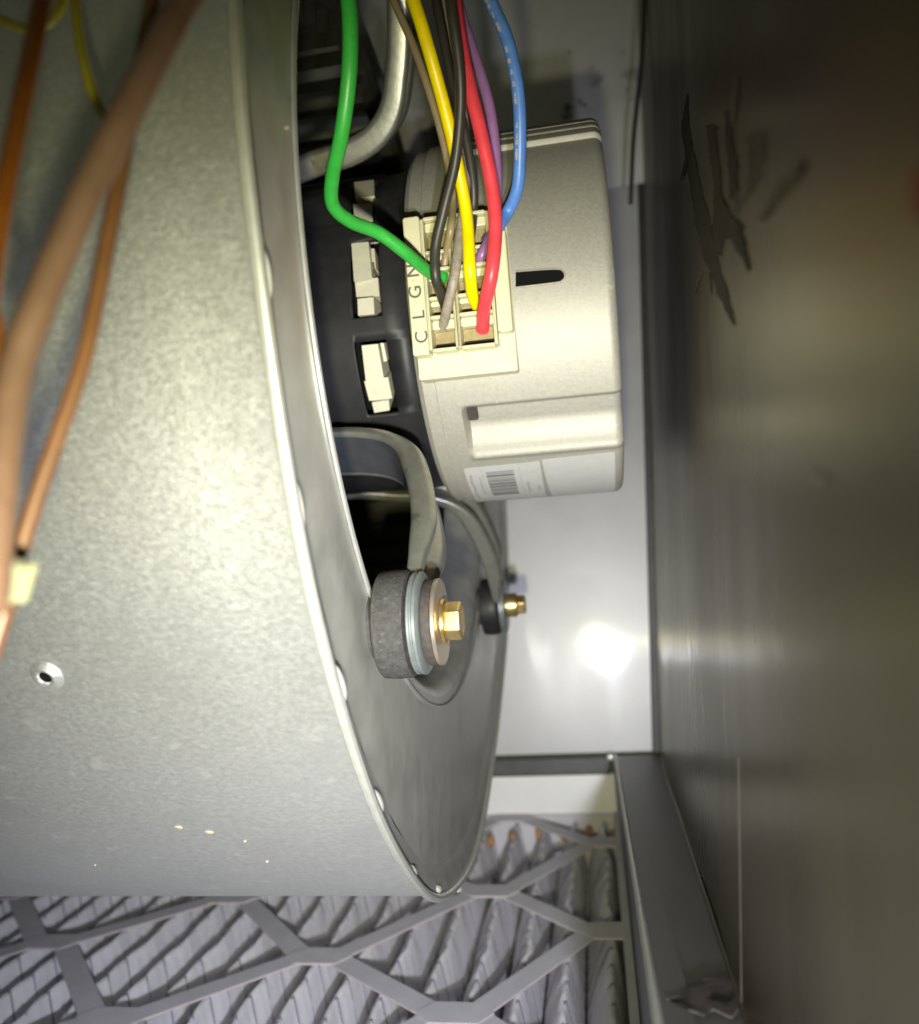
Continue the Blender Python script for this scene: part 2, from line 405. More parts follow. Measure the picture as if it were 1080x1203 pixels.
for p in pm.polygons: p.use_smooth = True
wg = G()                                                     # backing wires pressed into each pleat
for k in range(int((L1 - L0) / lines) + 1):
    yy = L1 - k * lines - .002
    for sg in (-1, 1):
        pts = []
        for i in range(7):
            s = sg * i / 6.3; y_ = yy - .14 * abs(s) * lines
            pts.append((s * pitch / 2 * .93 + .2 * pitch * (1 - abs(s)) ** 1.1 + sg * .0003, y_, -dep + dep * (1 - abs(s) ** 1.25) + .0002))
        if L0 < yy - .006: wg.add(*tube(np.array(pts), .00036, 5, cap=False))
wmesh = bpy.data.meshes.new('wire_backing'); wmesh.from_pydata([tuple(v) for v in wg.v], [], wg.f)
WIRE = mat('backing_wire', (.20, .19, .23), .6, .0, spec=.2); wmesh.materials.append(WIRE)
for k in range(24):
    o = bpy.data.objects.new('pleat', pm); o.location = (.0008 - pitch * (k + .5), 0, -.0025)
    C.objects.link(o); o.parent = fl
    o2 = bpy.data.objects.new('wire_backing', wmesh); C.objects.link(o2); o2.parent = o
for u, v, r in ((577, 975, .0030), (603, 972, .0036), (632, 968, .002), (662, 968, .0036), (692, 966, .0032), (722, 970, .0045)):
    x_, s_ = on_filter(u, v)
    rnd = random.Random(u); r *= .75
    vv, ff = lathe((x_, s_ - .004, -.0085), EZ, EX, EY, [(0, r * .5), (.002, r), (.0050, r * .85), (.0070, r * .35)], 12, closed_ends=True)
    vv = [np.array(x) + np.array([rnd.uniform(-.0005, .0005), 0, rnd.uniform(-.0005, .0005)]) for x in vv]
    fmesh('glue_blob', vv, ff, GLUE, fl)
cols = [(-.0058, [-.266, -.158, -.0506]), (-.0640, [-.331, -.224, -.1164, -.006]), (-.1319, [-.290, -.1831, -.075]), (-.2004, [-.340, -.2324, -.124, -.016]),
        (-.2699, [-.281, -.1727, -.065]), (-.337, [-.335, -.227, -.119, -.011]), (-.404, [-.28, -.172, -.064])]
cell = G()
def strip(a, b, wd, z, th=.0008):
    a = np.array(a); b = np.array(b); d = (b - a) / np.linalg.norm(b - a); nn = np.array([-d[1], d[0]])
    if nn[1] < 0: nn = -nn
    pl = [a - nn * wd / 2, b - nn * wd / 2, b + nn * wd / 2, a + nn * wd / 2]
    vs, fs = prism([tuple(p) for p in pl], z - th, z)
    for i, f in enumerate(fs): cell.add(vs, [f], 0 if i < 2 else 1)
par = 0
for c in range(len(cols) - 1):
    xa, A = cols[c]; xb, B = cols[c + 1]
    for ya in A:
        for yb in B:
            if .015 < abs(ya - yb) < .082:
                par += 1; strip((xa - .007, ya), (xb + .007, yb), .0098, .0012 + .00012 * (par % 4))
for c, (x, A) in enumerate(cols):
    for y in A:
        h = [(x - .015, y), (x - .0095, y - .0068), (x + .0095, y - .0068), (x + .015, y), (x + .0095, y + .0068), (x - .0095, y + .0068)]
        if c == 0: h = [(x - .014, y), (x - .007, y - .0075), (x + .0082, y - .0075), (x + .0082, y + .0075), (x - .007, y + .0075)]
        vs, fs = prism(h, .0009, .0018)
        for i, f in enumerate(fs): cell.add(vs, [f], 0 if i < 2 else 1)
fmesh('lattice', [v for v in cell.v], cell.f, None, fl, smooth=False, mats=[CARD, CARDE], fm=cell.fm)
fmesh('frame_edge', *box((0, 0, 0), EX, EY, EZ, (.0006, .0042), (-.44, -.001), (-.032, .0022)), CARD, fl, smooth=False)
fmesh('frame_edge', *box((0, 0, 0), EX, EY, EZ, (-.45, .0005), (-.0028, -.001), (-.032, .0016)), CARD, fl, smooth=False)
fl.rotation_euler = (FA, 0, 0)

# ------------------------------------------------------------------ blower housing
AX = np.array([0., .2885, .1243])                       # motor axis (along X)
XP = -.055
ol = [(.1164, .1153), (.1182, .1014), (.1218, .0872), (.1273, .0705), (.1349, .0489), (.1440, .0285), (.1563, .0077), (.1705, -.0100),
      (.1932, -.0329), (.2249, -.0550), (.2561, -.0705), (.2914, -.0765), (.3411, -.0751), (.3993, -.0495), (.459, -.0113), (.505, .029),
      (.528, .10), (.530, .18), (.520, .27), (.48, .34), (.40, .37), (.30, .37), (.20, .34), (.145, .28), (.122, .20), (.1165, .145)]
def polar(p): return math.atan2(p[1] - AX[2], -(p[0] - AX[1])), math.hypot(p[0] - AX[1], p[1] - AX[2])
pp = sorted(polar(p) for p in ol)
th_ = np.array([p[0] for p in pp]); rr_ = np.array([p[1] for p in pp])
NT = 360
TH = np.linspace(-math.pi, math.pi, NT, endpoint=False)
def per_spline(xs, ys, q):                              # periodic cubic Hermite
    xs3 = np.concatenate([xs - 2 * math.pi, xs, xs + 2 * math.pi]); ys3 = np.tile(ys, 3)
    d = np.gradient(ys3, xs3)
    i = np.clip(np.searchsorted(xs3, q) - 1, 0, len(xs3) - 2)
    h = xs3[i + 1] - xs3[i]; t = (q - xs3[i]) / h
    return (2 * t**3 - 3 * t**2 + 1) * ys3[i] + (t**3 - 2 * t**2 + t) * h * d[i] + (-2 * t**3 + 3 * t**2) * ys3[i + 1] + (t**3 - t**2) * h * d[i + 1]
RO = per_spline(th_, rr_, TH)
ker = np.exp(-.5 * (np.arange(-9, 10) / 3.5) ** 2); ker /= ker.sum()
RO = np.convolve(np.concatenate([RO[-9:], RO, RO[:9]]), ker, 'valid')
def ro(th): return np.interp((th + math.pi) % (2 * math.pi) - math.pi, np.append(TH, math.pi), np.append(RO, RO[0]))
def pt(th, r, x): return np.array([x, AX[1] - r * math.cos(th), AX[2] + r * math.sin(th)])
def loops(defs):                                        # list of (x, radius array)
    vs = []; fs = []
    for x, R in defs:
        for i in range(NT): vs.append(pt(TH[i], R[i] if hasattr(R, '__len__') else R, x[i] if hasattr(x, '__len__') else x))
    for k in range(len(defs) - 1):
        for i in range(NT): fs.append((k * NT + i, k * NT + (i + 1) % NT, (k + 1) * NT + (i + 1) % NT, (k + 1) * NT + i))
    return vs, fs
bl = thing('blower_housing', (-.2, .30, -.0765), 'galvanised blower scroll housing with round inlet, filling the left half', 'blower housing')
mesh('scroll_sheet', *loops([(x, RO - .0012) for x in np.linspace(-.38, -.0575, 24)] + [(-.0562, RO - .0008)]), GALV, bl, angle=60)
mesh('rim_bead', *tube(np.array([pt(a, r - .0006, -.0552) for a, r in zip(TH, RO)]), .00135, 10, closed=True), GALVR, bl)
wav = np.array([.0006 * math.sin(a * 19) + .0004 * math.sin(a * 37 + 1) for a in TH])
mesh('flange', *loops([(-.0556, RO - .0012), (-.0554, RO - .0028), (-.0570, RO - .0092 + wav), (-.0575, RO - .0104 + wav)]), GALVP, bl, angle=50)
RI = .1365; IC = (.2865, .1250)
Rin = []
for a in TH:                                            # inlet circle seen from the motor axis
    dx, dz = AX[1] - IC[0], AX[2] - IC[1]; ux, uz = -math.cos(a), math.sin(a)
    b = dx * ux + dz * uz; Rin.append(-b + math.sqrt(b * b - (dx * dx + dz * dz - RI * RI)))
Rin = np.array(Rin)
defs = [(-.0573, RO - .0098)]
for t in np.linspace(0, 1, 9):
    R = (RO - .0118) * (1 - t) + Rin * t
    defs.append((-.0573 + .0011 * min(1, t * 3), R))
lip = [(-.0568, Rin - .0018), (-.0582, Rin - .0036), (-.0604, Rin - .0052), (-.0635, Rin - .0064), (-.068, Rin - .0072), (-.074, Rin - .0070)]
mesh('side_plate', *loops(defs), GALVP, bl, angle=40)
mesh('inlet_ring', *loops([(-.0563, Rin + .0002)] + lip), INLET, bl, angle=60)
# pressed crease on the plate
mesh('pressed_crease', *tube(np.array([pt(a, r + .0035, -.0556) for a, r in zip(TH, Rin)]), .0006, 6, closed=True), INLET, bl)
# clinch tabs round the flange
for u, v, L_, W_ in ((309, 322, .0052, .0018), (347, 594, .0062, .0020), (397, 804, .0056, .0020), (442, 942, .0052, .0018), (483, 1024, .0040, .0016), (513, 1045, .0028, .0014), (538, 1044, .0026, .0012)):
    p = atX(u, v, -.0560); a, r = polar((p[1], p[2]))
    q1 = pt(a + .01, ro(a + .01), -.0546); q0 = pt(a - .01, ro(a - .01), -.0546)
    tdir = (q1 - q0) / np.linalg.norm(q1 - q0); ndir = np.cross(EX, tdir)
    vs = []; fs = []
    for i in range(9):
        ph = math.pi / 2 * i / 8
        for k in range(20):
            aa = 2 * math.pi * k / 20
            vs.append(p + tdir * L_ * math.cos(ph) * math.cos(aa) + ndir * W_ * math.cos(ph) * math.sin(aa) + EX * .0016 * math.sin(ph))
    for i in range(8):
        for k in range(20): fs.append((i * 20 + k, i * 20 + (k + 1) % 20, i * 20 + 20 + (k + 1) % 20, i * 20 + 20 + k))
    mesh('clinch_tab', vs, fs, TAB, bl)
# impeller inside
im = G()
for k in range(46):
    a = 2 * math.pi * k / 46
    pts = [pt(a + .0, .108, 0), pt(a + .05, .117, 0), pt(a + .14, .1245, 0)]
    vs = [p + EX * x for x in (-.36, -.078) for p in pts] + [p * np.array([1, 1, 1]) + EX * x + np.array([0, .0006, .0006]) for x in (-.36, -.078) for p in pts]
    im.add(vs, [(0, 1, 4, 3), (1, 2, 5, 4), (6, 9, 10, 7), (7, 10, 11, 8), (3, 4, 10, 9), (4, 5, 11, 10)])
wheel = im.out('impeller_blades', WHEEL, bl, smooth=False); wheel['kind'] = 'stuff'
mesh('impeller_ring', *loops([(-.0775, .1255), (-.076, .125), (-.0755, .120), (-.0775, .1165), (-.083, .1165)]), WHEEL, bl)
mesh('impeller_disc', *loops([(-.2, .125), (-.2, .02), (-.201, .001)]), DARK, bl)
# small details on the scroll sheet
def on_scroll(u, v, off=0.0):
    r = ray(u, v); best = None
    Y = AX[1] - (RO - .0012 + off) * np.cos(TH); Z = AX[2] + (RO - .0012 + off) * np.sin(TH)
    e = Z * r[1] - Y * r[2]
    for i in range(NT):
        j = (i + 1) % NT
        if e[i] * e[j] <= 0 and Y[i] > 0:
            s = e[i] / (e[i] - e[j] + 1e-12); y = Y[i] + s * (Y[j] - Y[i]); z = Z[i] + s * (Z[j] - Z[i]); t = y / r[1]
            if t > 0 and (best is None or t < best[0]):
                d = np.array([0, Y[j] - Y[i], Z[j] - Z[i]]); d /= np.linalg.norm(d); nn = np.cross(EX, d)
                if nn.dot(r) > 0: nn = -nn
                best = (t, r * t, d, nn)
    return best[1:]
p, d, nn = on_scroll(55, 794)
mesh('dimple_rim', *lathe(p, nn, EX, d, [(-.0002, .0042), (.0006, .0030), (.0010, .0022), (.0009, .0017), (.0003, .0014)], 28), GALV, bl)
mesh('dimple_hole', *lathe(p + nn * .0004, nn, EX, d, [(0, .0017), (.0001, .0001)], 20), DARK, bl)
for u, v, s in ((210, 972, .0011), (246, 978, .0013), (314, 1012, .0005), (337, 150, .0004), (288, 988, .0004), (112, 1016, .0004)):
    p, d, nn = on_scroll(u, v, .0); 
    mesh('dried_speck', *lathe(p, nn, EX * 1.3, d, [(.0000, s * .8), (.0003, s * .55), (.0004, .0001)], 7), SPECK, bl)

# ------------------------------------------------------------------ motor
mo = thing('blower_motor', (-.02, .2885, .0588), 'silver and black cylindrical motor hung in the blower inlet', 'motor')
R0 = .0655; XL, XR = -.0500, .0130
def mp(th_deg, r, x): a = math.radians(th_deg); return np.array([x, AX[1] - r * math.cos(a), AX[2] + r * math.sin(a)])
def cyl(u, v, R=R0):
    r = ray(u, v); a = r[1]**2 + r[2]**2; b = -(r[1] * AX[1] + r[2] * AX[2]); c = AX[1]**2 + AX[2]**2 - R * R
    dd = b * b - a * c
    t = (-b - math.sqrt(dd)) / a if dd > 0 else -b / a
    p = r * t; return p[0], math.degrees(math.atan2(p[2] - AX[2], -(p[1] - AX[1])))
xs = np.concatenate([[XL, XL + .0003, XL + .0008, XL + .0012], np.linspace(XL + .0016, -.0452, 6), [-.0449, -.0444, -.0441], np.linspace(-.0435, XR - .003, 70), XR - .003 * (1 - np.sin(np.linspace(.15, 1.57, 8)))])
ths = np.concatenate([np.linspace(-180, -75, 40, endpoint=False), np.linspace(-75, -36, 140, endpoint=False), np.linspace(-36, 26, 60, endpoint=False), np.linspace(26, 60, 110, endpoint=False), np.linspace(60, 180, 40)])
def sst(a, b, x): t = min(1, max(0, (x - a) / (b - a))); return t * t * (3 - 2 * t)
def rad(x, th):
    r = R0
    if x < -.0441: r = R0 - .0010                                   # stepped collar on the left end
    if x < XL + .0016: r -= .0012 * (1 - (x - XL) / .0016)
    dx = XR - x
    if dx < .003: r -= .003 - math.sqrt(max(0, .003**2 - (.003 - dx)**2))
    # pressed channel on the lower front, open to the right end
    if x > -.0372:
        e = sst(-.0372, -.0357, x)
        top, bot = -43.8, -61.5
        if bot - 3 < th < top + 1:
            s = (top - th) / (top - bot)                               # 0 top edge .. 1 bottom
            d = .0046 * sst(-.02, .16, s) * (1 - sst(.42, .98, s)) + .0008 * (s > 1) * 0
            if s > .86: d -= .0009 * math.exp(-((s - 1.0) / .07)**2)
            r -= d * e
    # ridges on the top
    for t0 in (36.0, 41.5, 47.0, 52.5, 58.0):
        r += .0016 * sst(t0 - 2.2, t0 - 1.8, th) * (1 - sst(t0 + 1.8, t0 + 2.2, th)) * (x > -.030) if abs(th - t0) < 4 else 0
    return r
vs = []; fs = []
nx_, nt_ = len(xs), len(ths)
for x in xs:
    for a in ths: vs.append(mp(a, rad(x, a), x))
for i in range(nx_ - 1):
    for j in range(nt_ - 1): a = i * nt_ + j; fs.append((a, a + 1, a + nt_ + 1, a + nt_))
k0 = len(vs); vs.append(mp(0, 0, XR + .0)); vs.append(mp(0, 0, XL))
for j in range(nt_ - 1):
    fs.append(((nx_ - 1) * nt_ + j, (nx_ - 1) * nt_ + j + 1, k0)); fs.append((j + 1, j, k0 + 1))
mesh('control_housing', vs, fs, SILVER, mo, angle=28)
# black slot with a rounded end: an inlay sunk under a thin silver lip
def curved_patch(poly_px, r, name, m, parent, n=10, th=.0004):
    P = [cyl(u, v, R0) for u, v in poly_px]; k = len(P)
    vs = [mp(a, r, x) for x, a in P] + [mp(a, r - th, x) for x, a in P]
    return mesh(name, vs, [tuple(range(k)), tuple(range(2 * k - 1, k - 1, -1))] + [(i, (i + 1) % k, k + (i + 1) % k, k + i) for i in range(k)], m, parent, smooth=False)
sl = [(606, 320)] + [(640, 317.5)] + [(655 + 8 * math.cos(a), 323.5 + 7 * math.sin(a)) for a in np.linspace(-1.4, 1.4, 9)] + [(640, 333), (606, 337)]
curved_patch(sl, R0 + .00025, 'vent_slot', DARK, mo)
rim = smoothpath([mp(cyl(u, v)[1], R0 + .0002, cyl(u, v)[0]) for u, v in [(606, 338), (640, 334)] + [(655 + 9 * math.cos(a), 324 + 8 * math.sin(a)) for a in np.linspace(1.4, -1.4, 7)] + [(640, 316.5), (606, 319)]], 5)
mesh('slot_rim', *tube(rim, .00028, 6), SILVER, mo)
# square hole at the end of the pressed channel
x0, a0 = cyl(549, 497)
mesh('channel_hole', *bbox(mp(a0 + 1.2, R0 - .0042, x0 + .0012), EX, np.array([0, math.sin(math.radians(a0)), math.cos(math.radians(a0))]), np.array([0, -math.cos(math.radians(a0)), math.sin(math.radians(a0))]), (-.0012, .0022), (-.0026, .0026), (-.002, .0012), .0004), RUBBER2, mo, smooth=False)
# small scratch
mesh('edge_scratch', *tube(np.array([mp(*(lambda q: (q[1], R0 + .0001, q[0]))(cyl(u, v))) for u, v in ((583, 473), (586, 466))]), .0003, 6), INK2, mo)

# black stator shell with open windows
RS = .0585
def wins():
    out = []
    for (u0, v0, u1, v1) in ((414, 203, 440, 260), (411, 282, 447, 373), (421, 400, 462, 488)):
        um = (u0 + u1) / 2; ta = cyl(um, v0, RS)[1]; tb = cyl(um, v1, RS)[1]; vm = (v0 + v1) / 2
        out.append((cyl((u0 + um) / 2 - (u1 - u0) * .22, vm, RS)[0], cyl((u1 + um) / 2 + (u1 - u0) * .22, vm, RS)[0], tb, min(ta, 42)))
    return out
WN = wins()
tb_ = sorted(set([-180, 180] + [t for wn_ in WN for t in wn_[2:]] + list(np.arange(-180, 181, 4))))
xb_ = sorted([-.13, -.105, -.050] + [x for wn_ in WN for x in wn_[:2]])
g = G()
for i in range(len(xb_) - 1):
    for j in range(len(tb_) - 1):
        xm, tm = (xb_[i] + xb_[i + 1]) / 2, (tb_[j] + tb_[j + 1]) / 2
        if any(a < xm < b and c < tm < d for a, b, c, d in WN): continue
        g.add([mp(tb_[j], RS, xb_[i]), mp(tb_[j + 1], RS, xb_[i]), mp(tb_[j + 1], RS, xb_[i + 1]), mp(tb_[j], RS, xb_[i + 1])], [(0, 1, 2, 3)])
shell = g.out('stator_shell', BLACK, mo, angle=20, merge=True)
so = shell.modifiers.new('thick', 'SOLIDIFY'); so.thickness = .0016; so.offset = -1
mesh('stator_core', *lathe(AX, EX, -EY, EZ, [(-.12, .049), (-.052, .049)], 64), DARK, mo)
def inwin(px, rr0, rr1, m, nm='coil_bobbin'):           # px: quad in the photograph, seated inside a window
    P = [cyl(u, v, rr1) for u, v in px]
    vs = [mp(a, rr1, x) for x, a in P] + [mp(a, rr0, x) for x, a in P]
    mesh(nm, vs, [(0, 1, 2, 3), (7, 6, 5, 4)] + [(i, (i + 1) % 4, 4 + (i + 1) % 4, 4 + i) for i in range(4)], m, mo, smooth=False)
inwin([(416, 214), (439, 211), (440, 230), (418, 233)], .049, .0592, CREAM2)
inwin([(415, 240), (437, 239), (438, 259), (417, 260)], .049, .0589, CREAM2)
inwin([(413, 286), (433, 284), (437, 325), (416, 330)], .049, .0585, CREAM2)
inwin([(417, 330), (444, 326), (446, 348), (419, 349)], .049, .0565, CREAM2)
inwin([(420, 351), (439, 349), (440, 369), (421, 371)], .049, .0590, CREAM2)
inwin([(436, 292), (440, 292), (442, 315), (438, 315)], .049, .0560, CREAM2)
inwin([(436, 310), (439, 308), (440, 316), (437, 318)], .049, .0572, GOLD2, 'copper_winding')
inwin([(425, 406), (444, 404), (451, 444), (430, 449)], .049, .0588, CREAM2)
inwin([(447, 403), (451, 403), (455, 424), (451, 425)], .049, .0580, CREAM2)
inwin([(428, 448), (456, 443), (461, 468), (434, 471)], .049, .0575, CREAM2)
inwin([(437, 473), (457, 470), (458, 482), (440, 485)], .049, .0585, CREAM2)

# paper labels wrapped on the housing
def wrap(uvs, r, name, m, parent, th=.00012):             # uvs: (x, theta) rectangle ranges as bilinear patch of 4 corners
    P = [cyl(u, v) if not isinstance(u, tuple) else u for u, v in uvs]
    return patch4(P, r, name, m, parent)
def patch4(P, r, name, m, parent, n=14):
    P = [np.array(p) for p in P]; vs = []; fs = []
    for k, rr in ((0, r), (1, r - .0002)):
        for i in range(n + 1):
            for j in range(3):
                s, t = i / n, j / 2
                q = (P[0] * (1 - t) + P[1] * t) * (1 - s) + (P[3] * (1 - t) + P[2] * t) * s
                vs.append(mp(q[1], rr, q[0]))
    for i in range(n):
        for j in range(2): a = i * 3 + j; fs.append((a, a + 1, a + 4, a + 3))
    q = (n + 1) * 3
    for i in range(n): fs.append((i * 3, i * 3 + 3, q + i * 3 + 3, q + i * 3)); fs.append((i * 3 + 2, q + i * 3 + 2, q + i * 3 + 5, i * 3 + 5))
    for j in range(2): fs.append((j, q + j, q + j + 1, j + 1)); a = n * 3 + j; fs.append((a, a + 1, q + a + 1, q + a))
    return mesh(name, vs, fs, m, parent, angle=50)
LT, LB = -66.5, -94.0
LX0, LX1 = -.0405, -.0148
l1 = patch4([(LX0, LT), (LX1, LT + .5), (LX1, LB), (LX0, LB)], R0 + .0003, 'barcode_label', LABEL, mo)
tag(l1, 'white label printed with a barcode and small text')
def lab(x0, x1, t0, t1, m, nm, par_, r=R0 + .00045): patch4([(x0, t0), (x1, t0), (x1, t1), (x0, t1)], r, nm, m, par_, 6)
bars = G(); rnd = random.Random(3); tt = LT - 2.5
bx0, bx1 = -.0335, -.0240
while tt > -86:
    wd = rnd.choice([.35, .35, .6, .9]); gap = rnd.choice([.3, .45, .6])
    bars.add([mp(tt, R0 + .00042, bx0), mp(tt, R0 + .00042, bx1), mp(tt - wd, R0 + .00042, bx1), mp(tt - wd, R0 + .00042, bx0)], [(0, 1, 2, 3)])
    tt -= wd + gap
bars.out('barcode', INK, l1, smooth=False)
for xx in (-.0350, -.0222): lab(xx, xx + .00035, LT - .6, -90, INK2, 'rule_line', l1)
tx = G()
for xx, t0, t1, hgt in ((-.0398, -70, -88, .0016), (-.0366, -71.5, -84, .0012), (-.0206, -76, -84, .0014), (-.0178, -70, -71.2, .0010), (-.0170, -80, -83, .0012)):
    t = t0
    while t > t1:
        wd = rnd.uniform(.5, .8)
        for q in range(2):
            xq = xx + hgt * rnd.uniform(0, .5)
            tx.add([mp(t, R0 + .00042, xq), mp(t, R0 + .00042, xq + hgt * .45), mp(t - wd * .8, R0 + .00042, xq + hgt * .45), mp(t - wd * .8, R0 + .00042, xq)], [(0, 1, 2, 3)])
        t -= wd + .25
tx.out('fine_print', INK2, l1, smooth=False)
l2 = patch4([(-.0140, LT + 1.2), (.0098, LT + 2), (.0098, LB), (-.0128, LB)], R0 + .00035, 'blank_label', LABEL, mo)
tag(l2, 'larger plain white label beside the barcode label')

# connector block on the front of the housing
ca = math.radians(-11.3)
CN = np.array([0, -math.cos(ca), math.sin(ca)]); CT = np.array([0, math.sin(ca), math.cos(ca)])
def cpl(u, v, d=.0730):                                   # pixel -> (x, t) on the plane d from the axis
    r = ray(u, v); n_ = CN; t = (AX.dot(n_) + d) / r.dot(n_); p = r * t; return p[0], (p - AX).dot(CT)
def cbox(x0, x1, t0, t1, d0, d1, m, nm, par_, bev=.0004): return mesh(nm, *bbox(AX * np.array([0, 1, 1]), EX, CT, CN, (x0, x1), (t0, t1), (d0, d1), bev), m, par_, smooth=False)
def P2(u, v, d=.0730): return cpl(u, v, d)
xl = (P2(474, 250)[0] + P2(495, 446)[0]) / 2 - .0014; xr = P2(610, 430, .066)[0]
t_bot = P2(550, 441, .066)[1]; t_top = P2(535, 246)[1]
con = cbox(xl, xr - .0004, t_bot, t_top, .054, .0660, CREAM, 'connector_block', mo)
tag(con, 'cream plug block with two columns of sockets and letters C L G N')
# rows (image y of the ledge between sockets), columns
rows_px = [250, 290, 311, 345, 368, 407]
rows = [P2(545, v)[1] for v in rows_px]
c0 = (P2(493, 260)[0] + P2(506, 400)[0]) / 2; c1 = (P2(527, 300)[0] + P2(539, 395)[0]) / 2
c1b = c1 + .0009; c2 = (P2(572, 300)[0] + P2(582, 395)[0]) / 2
print('conn', xl, xr, c0, c1, c2, rows, t_bot, t_top)
wt = .0009
cbox(xl + .0002, c0 - wt * .5, rows[5] - .0012, t_top - .0003, .0662, .0730, CREAM, 'letter_strip', con)
def wall(x0, x1, t0, t1, d1=.0727, nm='socket_wall'): cbox(x0, x1, t0, t1, .0662, d1, CREAM, nm, con, .00025)
wall(c0 - wt * .4, c0 + wt * .6, rows[5], rows[0]); wall(c1 - wt * .6, c1 + wt * .2, rows[5], rows[0])
wall(c1 + wt * .45, c1 + wt * 1.2, rows[5] - .0002, rows[0], .0725); wall(c2, c2 + wt, rows[5] - .0002, rows[0], .0728)
for i, rt in enumerate(rows):
    hh = .0005
    wall(c0 + wt * .62, c1 - wt * .62, rt - hh, rt + hh, .0724 - .0003 * (i % 2)); wall(c1 + wt * 1.22, c2 - wt * .02, rt - hh, rt + hh, .0723 - .0003 * (i % 2))
for i in range(5):
    for (a, b) in ((c0 + wt * .7, c1 - wt * .7), (c1 + wt * 1.3, c2 - wt * .1)):
        lo_, hi_ = rows[i + 1] + .0010, rows[i] - .0010
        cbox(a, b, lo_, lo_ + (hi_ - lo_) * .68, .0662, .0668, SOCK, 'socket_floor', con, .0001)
        cbox(a + .0003, b - .0003, lo_ + .0003, lo_ + .0015, .0669, .0673, CONTACT, 'contact', con, .0001)
        cbox(a, b, hi_ - (hi_ - lo_) * .30, hi_ + .0004, .0662, .0702, CREAM, 'socket_key', con, .0003)
# latch strip on the right
cbox(c2 + wt * 1.15, xr - .0006, rows[5] + .0035, P2(590, 266)[1], .0662, .0712, CREAM, 'latch_strip', con, .0005)
cbox(c2 + wt * 1.3, xr - .003, P2(590, 262)[1] + .0012, t_top - .0005, .0662, .0700, CREAM, 'latch_tab', con, .0005)
# letters
for ch, u, v in (('C', 496, 396), ('L', 492.5, 370), ('G', 488.5, 343), ('N', 485.5, 318)):
    cu = bpy.data.curves.new('letter', 'FONT'); cu.body = ch; cu.size = .0054; cu.extrude = .00004; cu.offset = .00004; cu.align_x = 'CENTER'; cu.align_y = 'CENTER'
    cu.materials.append(INK)
    tmp = bpy.data.objects.new('letter', cu); C.objects.link(tmp); bpy.context.view_layer.update()
    lm = bpy.data.meshes.new_from_object(tmp.evaluated_get(bpy.context.evaluated_depsgraph_get())); bpy.data.objects.remove(tmp)
    o = bpy.data.objects.new('letter', lm)
    x_, t_ = P2(u, v); pos = EX * x_ + AX + CT * t_ + CN * .07308
    mm = Matrix.Identity(4)
    for i in range(3): mm[i][0] = CT[i]; mm[i][1] = -EX[i]; mm[i][2] = CN[i]; mm[i][3] = pos[i] - parent_loc(con)[i]
    o.matrix_local = mm; C.objects.link(o); o.parent = con
    if ch != 'N':
        u2, v2 = {'C': (492.5, 383), 'L': (489, 356), 'G': (485.5, 330)}[ch]
        x_, t_ = P2(u2, v2); pos = EX * x_ + AX + CT * t_ + CN * .07303
        mesh('dot', *lathe(pos, CN, EX, CT, [(0, .00022), (.00006, .00018), (.00007, .00001)], 8), INK2, con)

